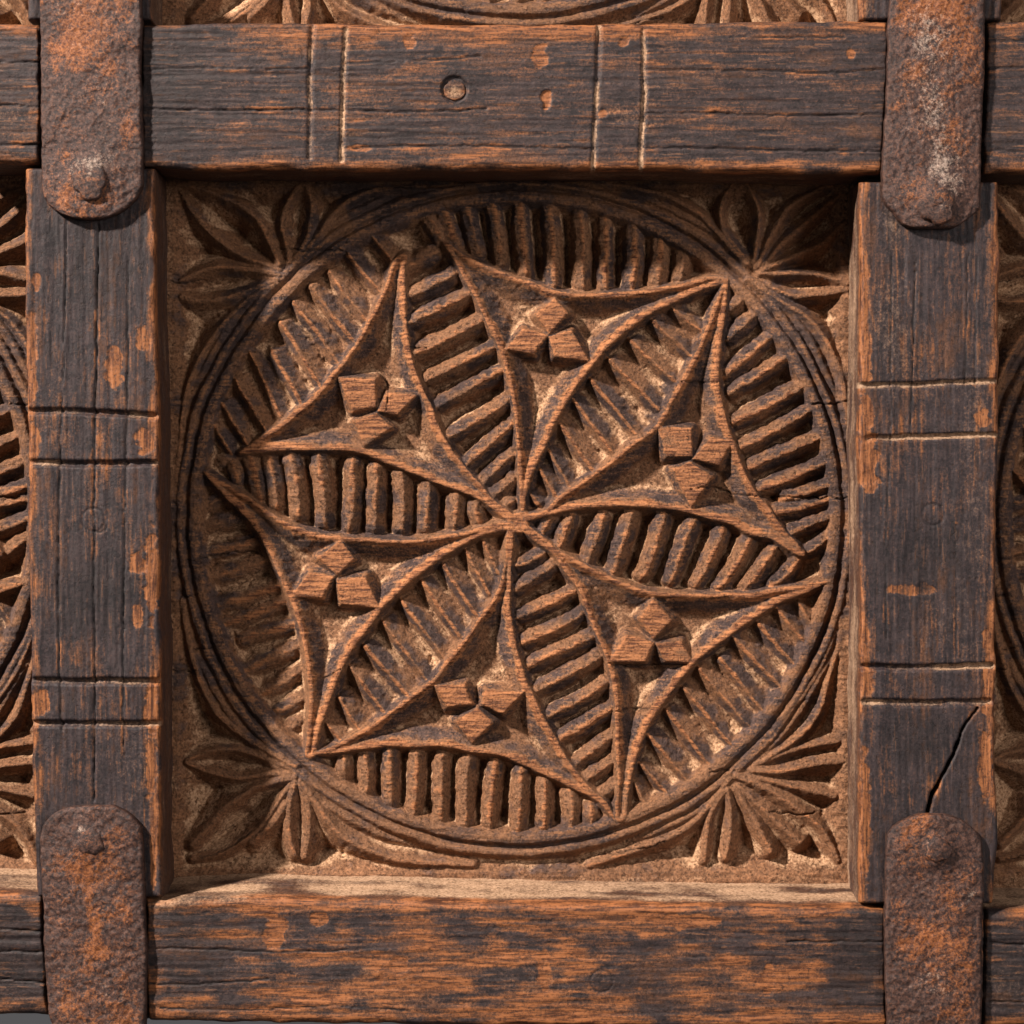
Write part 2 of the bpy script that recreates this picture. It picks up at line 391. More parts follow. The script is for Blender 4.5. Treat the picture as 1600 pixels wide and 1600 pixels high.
def relief(x0, x1, y0, y1, step, seed):
    """height, label map and wear/dust masks of a carved square; labels: 0 ground, then one per carved piece"""
    xs = np.arange(x0, x1 + step, step); ys = np.arange(y0, y1 + step, step)
    X, Y = np.meshgrid(xs, ys)
    wx = X + 2.2 * fbm(X, Y, 38, 38, seed + 1, 3); wy = Y + 2.2 * fbm(X, Y, 38, 38, seed + 2, 3)
    rough = fbm(X, Y, 9, 9, seed + 3, 3); grain = fbm(X, Y, 70, 3.6, seed + 4, 3); low = fbm(X, Y, 120, 120, seed + 5, 2)
    H = -42.0 + 1.5 * low + 1.5 * rough
    LAB = np.zeros(X.shape, np.int32); kinds = ['ground']; WR = np.zeros(X.shape)
    r = np.hypot(wx - CX, wy - CY)
    out = r > 512
    H = np.where(out, -58.0 + 5.0 * low + 4.0 * rough, H)
    # narrow border along the frame
    db = np.minimum(np.minimum(wx - 264, 1327 - wx), np.minimum(wy - 278, 1376 - wy))
    hb = -9 + 2.2 * fbm(X, Y, 90, 8, seed + 34, 3) + 1.5 * rough - 0.9 * np.maximum(0, db - 10 - 6 * low - 3 * rough)
    H = np.maximum(H, hb)

    def window(pts, pad):
        P = np.asarray(pts, float)
        i0 = np.searchsorted(ys, P[:, 1].min() - pad); i1 = np.searchsorted(ys, P[:, 1].max() + pad)
        j0 = np.searchsorted(xs, P[:, 0].min() - pad); j1 = np.searchsorted(xs, P[:, 0].max() + pad)
        return (slice(i0, i1), slice(j0, j1)) if i1 - i0 > 1 and j1 - j0 > 1 else None

    def put(sl, h, lab, keep=None, wr=0.0):
        m = h > H[sl] + 0.01
        if keep is not None: m &= keep
        H[sl] = np.where(m, h, H[sl])
        LAB[sl] = np.where(m, lab, LAB[sl])
        WR[sl] = np.where(m, wr, WR[sl])

    rng = np.random.RandomState(seed + 77)
    # leaves in the corners
    for L in LEAVES:
        pts = catmull(L, 5); sl = window(pts, 40)
        w_, t_ = rng.uniform(1.5, 3.0), rng.uniform(-5, -1)
        if sl is None: continue
        d, t = dist_poly(wx[sl], wy[sl], pts)
        h = t_ - 5 * t - (1.45 + 0.5 * low[sl]) * np.maximum(0, d - w_ - 1.2 * rough[sl]) - 0.25 * np.maximum(0, d - 14)
        kinds.append('leaf_rim'); put(sl, h, len(kinds) - 1, r[sl] > 505, 0.45 * np.exp(-(d / 3.5) ** 2))
    # ridges
    for (ax, ay, bx, by) in BLUNT:
        sl = window([(ax, ay), (bx, by)], 34)
        top, bev, bow, wrm = rng.uniform(-6, -2.5), rng.uniform(10.0, 13.0), rng.uniform(-4, 2), rng.uniform(0.55, 1.2)
        shallow = 0.62 if (ax < 480 and ay > 770 and bx < 490) else 1.0
        if sl is None: continue
        x, y = wx[sl], wy[sl]
        dx, dy = bx - ax, by - ay; L = math.hypot(dx, dy); dx /= L; dy /= L
        nx, ny = -dy, dx
        if nx * 1.36 + ny * 1.2 < 0: nx, ny = -nx, -ny
        t = (x - ax) * dx + (y - ay) * dy
        s = (x - ax) * nx + (y - ay) * ny + 2.6 * rough[sl] + bow * np.sin(np.clip(t / L, 0, 1) * 3.14)
        e = np.maximum(0, np.maximum(-t + 3, t - L + 3))
        # a facet towards the upper left, a crest and a steeper facet away from it
        flank = np.where(s < 0, 0.42 * np.maximum(0, -s - 1) + 2.2 * np.maximum(0, -s - bev), 0.95 * np.maximum(0, s - 1.2) + 2.0 * np.maximum(0, s - bev))
        h = top - flank - 0.75 * e - 1.4 * np.maximum(0, e - 7) - 1.6 * np.cos(np.clip(t / L, 0, 1) * 6.28)
        if shallow < 1: h = -38 + (h + 38) * shallow
        h += (1.2 + 0.8 * (s > 2)) * rough[sl] + 1.2 * grain[sl] * np.exp(-(s / 6.0) ** 2)
        wr = wrm * np.exp(-((s - 0.5) / 5.5) ** 2) * (0.75 + 0.5 * low[sl] + 0.5 * rough[sl])
        kinds.append('ridge'); put(sl, h, len(kinds) - 1, r[sl] < 500, wr)
    for (ax, ay, bx, by) in SPIKY:
        sl = window([(ax, ay), (bx, by)], 40)
        top = rng.uniform(-7, -4)
        if sl is None: continue
        x, y = wx[sl], wy[sl]
        dx, dy = bx - ax, by - ay; L = math.hypot(dx, dy); dx /= L; dy /= L
        t = (x - ax) * dx + (y - ay) * dy; s = -(x - ax) * dy + (y - ay) * dx + 1.0 * rough[sl]
        tt = np.clip(t / L, 0, 1.15)
        e = np.maximum(0, -t)
        # one flank is steep (towards the pit), the other runs out gently
        flank = np.where(s > 0, 1.6 * s, -0.85 * s)
        h = top - 2.0 * tt + 1.2 * rough[sl] - flank - 1.7 * e - 1.2 * np.maximum(0, t - L)
        kinds.append('ridge'); put(sl, h, len(kinds) - 1, r[sl] < 500, 0.85 * np.exp(-(s / 2.8) ** 2))
        # packed dirt that ramps up to the shallow end
        zv = -46 + 29 * sstep(0.45, 1.12, tt) + 2.2 * rough[sl] - 0.8 * np.maximum(0, np.abs(s) - 20) - 1.5 * e - 0.8 * np.maximum(0, t - L - 14)
        put(sl, zv, 0, r[sl] < 500)
    # ring
    kinds.append('ring'); rid = len(kinds) - 1
    rr = r + 1.2 * rough
    h1 = -2.0 - 0.22 * np.abs(rr - 502.5 - 2 * low) - 1.6 * np.maximum(0, np.abs(rr - 502.5 - 2 * low) - 7.0) + 0.8 * grain + 1.5 * low
    h2 = -4.5 - 0.3 * np.abs(rr - 524 - 5 * low) - 1.4 * np.maximum(0, np.abs(rr - 524 - 5 * low) - 4.0) + 0.8 * grain
    diag = np.abs(2 * (wx - CX) * (wy - CY)) / np.maximum(r, 1) ** 2
    h3 = -8.0 - 26 * sstep(0.85, 0.35, diag) - 1.3 * np.maximum(0, np.abs(rr - 540 - 4 * low) - 2.5) + 0.8 * grain
    put((slice(None), slice(None)), np.maximum(np.maximum(h1, h2), h3), rid, None, (0.25 * np.exp(-((rr - 501) / 5.0) ** 2) + 0.3 * np.exp(-((rr - 522) / 3.0) ** 2)))
    # stars
    stars_in = np.zeros(X.shape, bool)
    for outline, lozs in STARS:
        pts = catmull(outline, 3, True); sl = window(pts, 16)
        kinds.append('star'); sid = len(kinds) - 1
        if sl is not None:
            x, y = wx[sl], wy[sl]
            d, _ = dist_poly(x, y, pts, True); ins = in_poly(x, y, pts)
            hout = -1.0 - 2.4 * np.maximum(0, d - 0.5)
            put(sl, hout, sid, ~ins & ~stars_in[sl], 0.15)
            rimw = 4.6 + 2.5 * low[sl] + 1.5 * rough[sl]
            hin = -0.3 - 1.0 * np.maximum(0, d - rimw) + 0.5 * grain[sl] - 0.25 * np.maximum(0, 3 - d)
            hin = np.maximum(hin, -31 + 0.8 * rough[sl])
            use = ins & (~stars_in[sl] | (hin > H[sl]))
            WR[sl] = np.where(use, 0.16 + 0.95 * sstep(9.0, -1.0, d - rimw - 1.0 - 3 * rough[sl]), WR[sl]); H[sl] = np.where(use, hin, H[sl]); LAB[sl] = np.where(use, sid, LAB[sl])
            stars_in[sl] |= ins
        for lz in lozs:
            kinds.append('lozenge')
            sl = window(lz, 26)
            if sl is None: continue
            P = np.array(lz, float); c = P.mean(0); P = c + (P - c) * 1.0
            tilt = rng.uniform(-0.04, 0.04, 2)
            x, y = X[sl] + 0.2 * (wx[sl] - X[sl]), Y[sl] + 0.2 * (wy[sl] - Y[sl])
            d, _ = dist_poly(x, y, P, True); ins = in_poly(x, y, P)
            h = np.where(ins, -0.2 - 0.3 * np.maximum(0, 2.5 - d), -0.8 - 2.1 * d) + tilt[0] * (x - c[0]) + tilt[1] * (y - c[1]) + 0.5 * grain[sl]
            put(sl, h, len(kinds) - 1, None, np.where(ins, 1.05, 0.25))
    for kx, ky, kr in ((810, 818, 15), (800, 824, 9), (818, 808, 9)):
        q = np.hypot(wx - kx, wy - ky); sl = (slice(None), slice(None))
        put(sl, -1.5 - 1.5 * np.maximum(0, q - kr) + 0.4 * grain, len(kinds) - 1 if False else sid, q < kr + 14, np.where(q < kr + 2, 0.9, 0.2))
    # age: soften, grain, pits and cracks
    H = 0.55 * H + 0.45 * gblur(H, 1.0 / step * 1.2)
    low_cut = sstep(-16, -36, H) * (1 - 0.75 * gblur(stars_in.astype(float), 2.0))
    H += 0.22 * grain + (0.3 + 0.5 * WR) * 0.5 * fbm(X, Y, 30, 3.4, seed + 8, 2) + (0.45 + 1.5 * low_cut) * fbm(X, Y, 6.0, 6.0, seed + 9, 3) + np.where(r > 530, 1.3, 0.3) * fbm(X, Y, 16, 11, seed + 19, 3)
    pits = sstep(0.42, 0.75, fbm(X, Y, 11, 11, seed + 10, 2)); H -= 2.4 * pits * (0.35 + low_cut)
    crack_m = np.zeros(X.shape)
    for C in CRACKS:
        pts = catmull(C, 4); sl = window(pts, 10)
        if sl is None: continue
        d, t = dist_poly(X[sl] + 2.5 * fbm(X[sl], Y[sl], 12, 12, seed + 11, 2), Y[sl] + 3.5 * fbm(X[sl], Y[sl], 12, 12, seed + 12, 2), pts)
        wv = 1.25 * np.sin(np.clip(t, 0.03, 0.97) * math.pi) ** 0.5
        m = np.exp(-(d / np.maximum(wv, 0.3)) ** 2); crack_m[sl] = np.maximum(crack_m[sl], m)
    gc = fbm(X, Y, 160, 7, seed + 13, 2)
    hair = np.exp(-(gc / 0.012) ** 2) * sstep(0.1, 0.5, fbm(X, Y, 90, 60, seed + 14, 2)) * 0.6
    H -= 4.5 * crack_m + 1.4 * hair
    # wear on what sticks out, dirt in what lies deep
    b1 = gblur(H, 5.0 / step); b2 = gblur(H, 16.0 / step)
    gy, gx = np.gradient(gblur(H, 0.8 / step), step, step)
    slope = np.hypot(gx, gy)
    edge = sstep(0.3, 3.2, H - b1) * sstep(-15, -6, H)
    flat = sstep(0.55, 0.2, slope) * sstep(-7, -2, H)
    patch = fbm(X, Y, 55, 30, seed + 15, 3)
    centre = sstep(560, 330, np.hypot(X - 790, Y - 820))
    wear = (WR + 0.22 * edge) * np.clip(0.82 + 0.75 * patch, 0.3, 1.25) * (0.72 + 0.38 * centre)
    wear = np.clip(wear + 0.05 * flat, 0, 1)
    patina = sstep(-38, -14, H) * np.clip(0.50 + 0.30 * gblur(stars_in.astype(float), 1.0) + 0.95 * fbm(X, Y, 40, 30, seed + 20, 3), 0, 1) * np.where(r > 530, 0.55 + 0.4 * sstep(620, 530, r), 1) * (1 - 0.4 * sstep(1100, 1250, Y))
    deep = sstep(0.5, 11, b2 - H) * sstep(-12, -28, H)
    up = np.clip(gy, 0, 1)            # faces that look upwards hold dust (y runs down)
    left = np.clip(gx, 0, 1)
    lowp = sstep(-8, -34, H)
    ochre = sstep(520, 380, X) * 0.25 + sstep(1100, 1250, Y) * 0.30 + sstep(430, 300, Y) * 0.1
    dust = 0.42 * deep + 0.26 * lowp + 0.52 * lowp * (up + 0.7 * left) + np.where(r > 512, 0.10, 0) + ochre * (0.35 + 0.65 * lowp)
    dust = dust * (0.72 + 1.2 * fbm(X, Y, 34, 26, seed + 16, 4)) - 0.10
    dust += 0.25 * sstep(14, 2, db)
    dust *= 1 - 0.7 * edge
    ringm = sstep(486, 494, r) * sstep(534, 526, r)
    patina = np.maximum(patina, 0.75 * ringm * np.clip(0.62 + 0.9 * patch, 0.1, 1)); dust *= 1 - 0.6 * ringm
    dust = np.clip(dust, 0, 0.95)
    tone = np.clip(1.0 + 0.35 * sstep(40, 14, db) * fbm(X, Y, 110, 7, seed + 33, 3) + 0.07 * fbm(X, Y, 30, 2.6, seed + 17, 2) + 0.16 * fbm(X, Y, 200, 150, seed + 18, 2), 0.6, 1.3) * (1 - 0.55 * crack_m) * (1 - 0.3 * hair)
    return X, Y, H, LAB, kinds, np.stack([wear, dust, tone, patina], -1)

def carved_panel(parent, x0, x1, y0, y1, step, seed, ox, oy, label):
    X, Y, H, LAB, kinds, mask = relief(x0, x1, y0, y1, step, seed)
    nr, nc = X.shape
    V = np.stack([(X + ox - 800) * S, -H * S, (800 - Y - oy) * S], -1)
    gy, gx = np.gradient(H, step, step)
    Nn = np.stack([-gx, -np.ones_like(gx), gy], -1); Nn /= np.linalg.norm(Nn, axis=-1, keepdims=True)
    F = grid_faces(nr, nc)
    fl = LAB[:-1, :-1].ravel()
    V = V.reshape(-1, 3); Nn = Nn.reshape(-1, 3); mk = mask.reshape(-1, 4)
    cnt = np.bincount(fl, minlength=len(kinds))
    fl = np.where(cnt[fl] < 14, 0, fl)
    def piece(name, lab, par):
        f = F[fl == lab]
        u, inv = np.unique(f, return_inverse=True)
        return add_mesh(name, V[u], inv.reshape(-1, 4), M_PANEL, par, mk[u], Nn[u])
    base = piece('carved_panel', 0, parent)
    base["label"] = label
    for k in range(1, len(kinds)):
        if (fl == k).any():
            piece(kinds[k], k, base)
    return base

# ------------------------------------------------------------------ frame members
def interp(pts, s):
    P = np.array(pts, float); return np.interp(s, P[:, 0], P[:, 1])

def member(name, parent, mat, horizontal, s0, s1, A, B, hf=HF, hb=HB, step=2.0, seed=1, r=7.0, slopeA=0.0, slopeB=0.0, rA=None, rB=None,
           grooves=(), cracks=(), discs=(), chips=(), wear_bias=0.0, edge_wear=0.6, wedge=26, side_rows=22, dark_zones=(), iron_=False,
           sideA_dust=0.55, sideB_dust=0.35, bosses=(), spots=(), warpamp=2.6, groove_dust=0.45, pat=(110, 34), wamp=0.40):
    """a wooden bar (or iron strap) drawn in the photograph's units: s runs along it, A and B are its two long edges"""
    s = np.arange(s0, s1 + step * 0.5, step); n = len(s)
    s = np.linspace(s0, s1, n)
    wig = warpamp * fbm(s, s * 0 + seed * 3.7, 40 if not iron_ else 24, 1, seed, 4)
    wig2 = warpamp * fbm(s, s * 0 + seed * 5.1 + 40, 40, 1, seed + 3, 3)
    a = interp(A, s) + wig; b = interp(B, s) + wig2
    m = max(8, int(np.max(np.abs(b - a)) / step))
    f = np.linspace(0, 1, m)
    Sg = np.repeat(s[:, None], m, 1); Cg = a[:, None] + (b - a)[:, None] * f[None, :]
    dA = np.abs(Cg - a[:, None]); dB = np.abs(b[:, None] - Cg); dE = np.minimum(Sg - s0, s1 - Sg)
    rA = rA or r; rB = rB or r
    def rnd(d, rad):
        q = np.clip((rad - d) / rad, 0, 1)
        return rad * (1 - np.sqrt(1 - q * q * 0.999))
    al, ac = Sg, Cg
    X, Y = (al, ac) if horizontal else (ac, al)
    if iron_:
        n1 = fbm(X, Y, 60, 60, seed + 5, 3); n2 = fbm(X, Y, 9, 9, seed + 6, 3)
        Hh = hf + 3.0 * n1 + 1.6 * n2 + 0.9 * fbm(X, Y, 4.5, 4.5, seed + 7, 2) + 4.0 * (1 - (2 * f[None, :] - 1) ** 2)
        for (bx, by, br, bh) in bosses:
            q = np.hypot(X - bx, Y - by) / br
            Hh += bh * np.exp(-q * q * 1.6)
        cr = np.zeros(X.shape); gm = np.zeros(X.shape); hair = cr
    else:
        g1 = fbm(al, ac, 240, 9, seed + 5, 3); g2 = fbm(al, ac, 60, 3.2, seed + 6, 2); n1 = fbm(al, ac, 170, 70, seed + 7, 2)
        Hh = hf + 1.6 * n1 + 1.0 * g1 + 0.7 * g2 + 0.25 * fbm(al, ac, 9, 4, seed + 12, 2)
        bend = ac + 5 * fbm(al, ac, 150, 60, seed + 22, 2)
        gc = fbm(al, bend, 420, 30, seed + 8, 2)
        hair = np.exp(-(gc / 0.007) ** 2) * sstep(-0.05, 0.35, fbm(al, ac, 130, 50, seed + 9, 2))
        gc2 = fbm(al, bend, 150, 11, seed + 18, 2)
        hair = np.maximum(hair, 0.6 * np.exp(-(gc2 / 0.016) ** 2) * sstep(0.0, 0.45, fbm(al, ac, 60, 30, seed + 19, 2)))
        Hh -= 0.9 * hair
        cr = np.zeros(X.shape); lip = np.zeros(X.shape)
        for (C, wd, dp) in cracks:
            pts = catmull(C, 4)
            d, t = dist_poly(X + 1.8 * fbm(X, Y, 14, 14, seed + 10, 2), Y + 1.8 * fbm(X, Y, 14, 14, seed + 11, 2), pts)
            wv = wd * (0.58 + 0.5 * fbm(X, Y, 40, 40, seed + 60, 2)); mm = np.exp(-(d / wv) ** 2); cr = np.maximum(cr, mm); Hh -= 0.75 * dp * mm
            lip = np.maximum(lip, np.exp(-((d - 3.2) / 2.0) ** 2) * sstep(-0.1, 0.5, fbm(X, Y, 30, 30, seed + 61, 2)))
        gm = np.zeros(X.shape)
        for (C, wd, dp) in grooves:
            d, t = dist_poly(X + 1.0 * fbm(X, Y, 14, 14, seed + 13, 2) + 1.6 * fbm(X, Y, 55, 55, seed + 43, 2), Y + 1.0 * fbm(X, Y, 14, 14, seed + 14, 2) + 1.6 * fbm(X, Y, 55, 55, seed + 44, 2), C)
            prof = np.clip(1.25 * (1 - d / wd), 0, 1) * (0.8 + 0.35 * fbm(X, Y, 50, 50, seed + 30, 2)); gm = np.maximum(gm, sstep(0.05, 0.45, prof)); Hh -= dp * prof
        for (dx_, dy_, dr, dp) in discs:      # a let-in plug or an open peg hole
            q = np.hypot(X - dx_, Y - dy_)
            if dp > 0: Hh -= dp * sstep(dr + 1.5, dr - 1.5, q); 
            Hh -= 1.3 * np.exp(-((q - dr) / 1.4) ** 2); cr = np.maximum(cr, 0.5 * np.exp(-((q - dr) / 1.5) ** 2))
    chipm = np.zeros(X.shape)
    for (cx_, cy_, rx, ry, dp) in chips:
        q = np.hypot((X - cx_) / rx, (Y - cy_) / ry) + 0.55 * fbm(X, Y, 14, 10, seed + 15, 3)
        cm = sstep(1.05, 0.75, q); chipm = np.maximum(chipm, cm); Hh -= dp * cm
    drop = rnd(np.maximum(0, dA + 2.6 * fbm(al, ac, 34, 20, seed + 20, 3)), rA) + rnd(np.maximum(0, dB + 2.6 * fbm(al, ac, 34, 20, seed + 21, 3)), rB) + rnd(dE, min(r, 8))
    Hh = Hh - np.minimum(drop, hf - hb - 1)
    ed = np.minimum(dA, dB)
    if iron_:
        rust = np.full(X.shape, 0.46) + 0.55 * fbm(X, Y, 75, 75, seed + 15, 3) + 0.25 * fbm(X, Y, 18, 18, seed + 23, 3)
        grey = 0.08 + 0.30 * fbm(X, Y, 60, 60, seed + 16, 3) - 0.15 * sstep(22, 4, ed)
        for (kx, ky, krx, kry, kr, kg) in spots:
            q = np.exp(-((X - kx) / krx) ** 2 - ((Y - ky) / kry) ** 2); rust += kr * q; grey += kg * q
        rust -= 0.25 * sstep(24, 2, ed)
        tone = 1.0 + 0.22 * fbm(X, Y, 40, 40, seed + 17, 3) - 0.18 * sstep(16, 1, ed)
        mk = np.stack([np.clip(rust, 0, 1), np.clip(grey, 0, 1), np.clip(tone, 0.4, 1.4), np.ones(X.shape)], -1)
    else:
        pt = fbm(al, ac, pat[0], pat[1], seed + 15, 4); st = fbm(al, ac, 46, 4.5, seed + 16, 3)
        irr = 0.35 + 1.3 * fbm(al, ac, 80, 34, seed + 24, 4)
        wear = edge_wear * sstep(wedge, 0, ed - 8 * fbm(al, ac, 60, 60, seed + 25, 2)) * np.clip(irr + 0.3, 0, 1.25)
        wear += wear_bias + wamp * np.clip(pt, -0.35, 1) + 0.28 * np.clip(st, -0.3, 1)
        wear += 0.35 * np.exp(-(np.abs(gc) / 0.05) ** 2) * sstep(-0.1, 0.3, fbm(al, ac, 80, 40, seed + 26, 2))
        wear = np.maximum(wear + 0.5 * lip, 0.9 * chipm)
        for z in dark_zones:                  # patina that was never rubbed off
            zx, zy, zrx, zry = z
            wear -= 0.6 * np.exp(-((X + 40 * fbm(al, ac, 60, 14, seed + 70, 3) - zx) / zrx) ** 4 - ((Y + 40 * fbm(al, ac, 60, 14, seed + 71, 3) - zy) / zry) ** 4)
        wear *= (1 - cr)
        fx = X + 40 * fbm(al, ac, 60, 14, seed + 70, 3); fy = Y + 40 * fbm(al, ac, 60, 14, seed + 71, 3)
        soot = sum((np.exp(-((fx - z[0]) / z[2]) ** 4 - ((fy - z[1]) / z[3]) ** 4) for z in dark_zones), np.zeros(X.shape))
        dust = groove_dust * gm * np.clip(0.75 + 1.1 * fbm(X, Y, 36, 36, seed + 45, 3), 0.1, 1.3) + 0.07 + 0.20 * np.clip(fbm(al, ac, 200, 90, seed + 17, 2), 0, 1) + 0.30 * hair * sstep(-0.2, 0.4, st)
        for (kx, ky, krx, kry, kr, kg) in spots:
            q = np.exp(-((X - kx) / krx) ** 2 - ((Y - ky) / kry) ** 2); wear += kr * q; dust += kg * q
        tone = (1 + 0.22 * fbm(al, ac, 90, 4.5, seed + 27, 2)) * (1 - 0.6 * cr) * (1 - 0.25 * hair) * (1 - 0.3 * np.clip(soot, 0, 1))
        pat_ = np.clip(0.80 + 0.55 * fbm(al, ac, 130, 30, seed + 28, 3) + 0.35 * st, 0.15, 1)
        mk = np.stack([np.clip(wear, 0, 1), np.clip(dust, 0, 0.9), np.clip(tone, 0.35, 1.35), pat_], -1)
    # side faces, continued from the two edges to the back
    k = np.linspace(0, 1, side_rows + 1)[1:]
    def side(edge_c, h_edge, m_edge, slope, dst, sign, sd):
        hh = h_edge[:, None] + (hb - h_edge)[:, None] * k[None, :]
        cc = np.repeat(edge_c[:, None], side_rows, 1) + slope * k[None, :]
        ss = np.repeat(s[:, None], side_rows, 1)
        if not iron_:
            cc = cc + sign * (0.8 * fbm(ss, hh, 200, 7, sd, 2) + 0.5 * fbm(ss, hh, 60, 3, sd + 1, 2)) * np.minimum(1, k * 6)[None, :]
            q = np.minimum(1, k * 5)[None, :]
            du = dst * (0.72 + 0.9 * fbm(ss, hh, 90, 30, sd + 2, 4))
            w = m_edge[:, None, 0] * (1 - q) + 0.05 * q
            u = m_edge[:, None, 1] * (1 - q) + du * q
            t = 1 + 0.22 * fbm(ss, hh, 120, 4, sd + 3, 2)
            mm = np.stack([w, np.clip(u, 0, 0.95), t, 0 * t + 0.4], -1)
        else:
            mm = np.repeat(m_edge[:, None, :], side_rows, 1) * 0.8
        return ss, cc, hh, mm
    sA = side(a, Hh[:, 0], mk[:, 0], slopeA, sideA_dust, -1, seed + 40)
    sB = side(b, Hh[:, -1], mk[:, -1], slopeB, sideB_dust, 1, seed + 50)
    SS = np.concatenate([sA[0][:, ::-1], Sg, sB[0]], 1); CC = np.concatenate([sA[1][:, ::-1], Cg, sB[1]], 1)
    HH = np.concatenate([sA[2][:, ::-1], Hh, sB[2]], 1); MM = np.concatenate([sA[3][:, ::-1], mk, sB[3]], 1)
    # end caps
    SS = np.concatenate([SS[:1], SS, SS[-1:]], 0); CC = np.concatenate([CC[:1], CC, CC[-1:]], 0)
    HH = np.concatenate([np.full_like(HH[:1], hb), HH, np.full_like(HH[-1:], hb)], 0); MM = np.concatenate([MM[:1], MM, MM[-1:]], 0)
    X, Y = (SS, CC) if horizontal else (CC, SS)
    fs = (D - hf) / D
    V = np.stack([(X - 800) * fs * S, -HH * S, (800 - Y) * fs * S], -1).reshape(-1, 3)
    F = grid_faces(*SS.shape)
    if horizontal: F = F[:, ::-1]
    return add_mesh(name, V, F, mat, parent, MM.reshape(-1, 4))

def dome(name, parent, mat, x, y, h, rad, hi, seed):
    """a hammered nail head"""
    nr, na = 14, 36
    V = []; 
    for i in range(nr + 1):
        q = i / nr
        for j in range(na):
            an = 2 * math.pi * j / na
            rr = rad * q * (1 + 0.10 * math.sin(3 * an + seed) + 0.06 * math.sin(7 * an + 2 * seed))
            hh = h + hi * math.sqrt(max(0, 1 - q ** 2.2)) - (3 if i == nr else 0)
            V.append((x + rr * math.cos(an), y + rr * math.sin(an), hh))
    V = np.array(V); V[:, 2] += 0.9 * fbm(V[:, 0], V[:, 1], 9, 9, seed, 2)
    fs = (D - h) / D
    P = np.stack([(V[:, 0] - 800) * fs * S, -V[:, 2] * S, (800 - V[:, 1]) * fs * S], -1)
    F = []
    for i in range(nr):
        for j in range(na):
            F.append((i * na + j, i * na + (j + 1) % na, (i + 1) * na + (j + 1) % na, (i + 1) * na + j))
    mk = np.tile(np.array([[0.35, 0.15, 0.9]]), (len(P), 1))
    mk[:, 0] += 0.4 * fbm(V[:, 0], V[:, 1], 14, 14, seed + 1, 2); mk[:, 1] += 0.3 * fbm(V[:, 0], V[:, 1], 14, 14, seed + 2, 2)
    return add_mesh(name, P, np.array(F)[:, ::-1], mat, parent, np.clip(mk, 0, 1))

# ------------------------------------------------------------------ backdrop
Bk = 900.0
bv = np.array([(-6000, Bk, -6000), (6000, Bk, -6000), (6000, Bk, 6000), (-6000, Bk, 6000)], float) * S
back = add_mesh("backdrop", bv, np.array([[0, 1, 2, 3]]), M_BACK, None, smooth=False)
back["kind"] = "structure"

# ------------------------------------------------------------------ the carved front: one thing
root = bpy.data.objects.new("carved_chest", None)
root.empty_display_size = 0.05
COL.objects.link(root)
root["label"] = "old carved wooden front with round six-star relief, dark frame and rusty iron straps"
root["category"] = "chest"

# panels
carved_panel(root, 244, 1346, 262, 1404, 1.6, 100, 0, 0, "deeply carved square with six three-pointed stars inside a ring and leaves in its corners")
carved_panel(root, 1236, 1346, 240, 1420, 1.8, 200, -1255, 0, "edge of the neighbouring carved square beyond the stile with three vertical score lines")
carved_panel(root, 262, 372, 240, 1420, 1.8, 300, 1267, 0, "edge of the neighbouring carved square beyond the stile with the long split")
carved_panel(root, 244, 1346, 1248, 1376, 1.8, 400, 0, -1296, "dusty lower edge of the carved square above the rail with the open peg hole")

carved_panel(root, 1236, 1346, 1248, 1376, 2.2, 500, -1255, -1296, "lower right corner of the carved square above the rail, left of the straps")
carved_panel(root, 262, 372, 1248, 1376, 2.2, 600, 1267, -1296, "lower left corner of the carved square above the rail, right of the straps")

# top rail
top_rail = member("rail", root, M_RAIL, True, -60, 1660,
    [(-60,35),(60,37),(225,38),(400,35),(600,38),(800,38),(1000,37),(1200,33),(1390,34),(1660,33)],
    [(-60,257),(60,257),(222,259),(300,264),(400,265),(550,266),(700,266),(1000,265),(1200,270),(1385,271),(1660,270)],
    seed=11, r=6, rA=8, rB=11, wear_bias=0.10, edge_wear=0.65, wedge=28, sideA_dust=0.7, sideB_dust=0.35, groove_dust=0.5,
    grooves=[([(487,43),(484,140),(483,246)],5.8,5),([(540,46),(536,150),(533,250)],5.8,5),([(935,42),(932,140),(927,266)],5.8,5),([(1006,48),(1006,150),(1001,266)],5.8,5)],
    cracks=[([(222,170),(330,172),(520,171),(640,175),(760,170)],2.0,5),([(550,232),(640,228),(800,229),(925,233)],1.8,4),([(1010,108),(1100,109),(1200,110),(1290,113),(1382,108)],1.8,4.5),
            ([(1010,177),(1120,177),(1240,180),(1380,178)],1.9,4.5),([(1010,231),(1100,231),(1220,235),(1378,236)],1.8,4.5),([(222,109),(320,106),(420,108),(480,107)],1.6,3.5),
            ([(0,97),(62,97)],2,5),([(0,164),(62,166)],2,5.5),([(0,225),(62,226)],2,5),([(540,98),(640,96),(750,88)],1.5,3.5),([(1545,106),(1600,106)],2,4.5),([(1545,62),(1600,64)],1.8,4),([(1545,234),(1600,236)],1.6,4),
            ([(222,38),(220,140),(222,262)],3.0,16),([(61,30),(63,140),(62,260)],3.0,14),([(1388,30),(1385,150),(1378,272)],2.6,14),([(1541,30),(1538,150),(1534,274)],4.5,18),([(1130,57),(1200,58),(1320,58)],1.5,3)],
    discs=[(710,139,20,4.5)], chips=[(853,152,9,17,2.5),(843,86,14,18,1.0),(640,66,10,14,1),(944,178,7,7,2),(975,66,9,8,1.5),(560,232,20,6,1.5),(1330,86,7,9,1)],
    dark_zones=[(260,140,60,110)], spots=[(710,142,16,15,0.1,0.35),(800,50,330,18,0.5,0.0),(1050,258,330,8,0.5,0),(760,238,140,14,0.3,0)])
top_rail["label"] = "upper rail with two pairs of scored upright lines and an open peg hole"
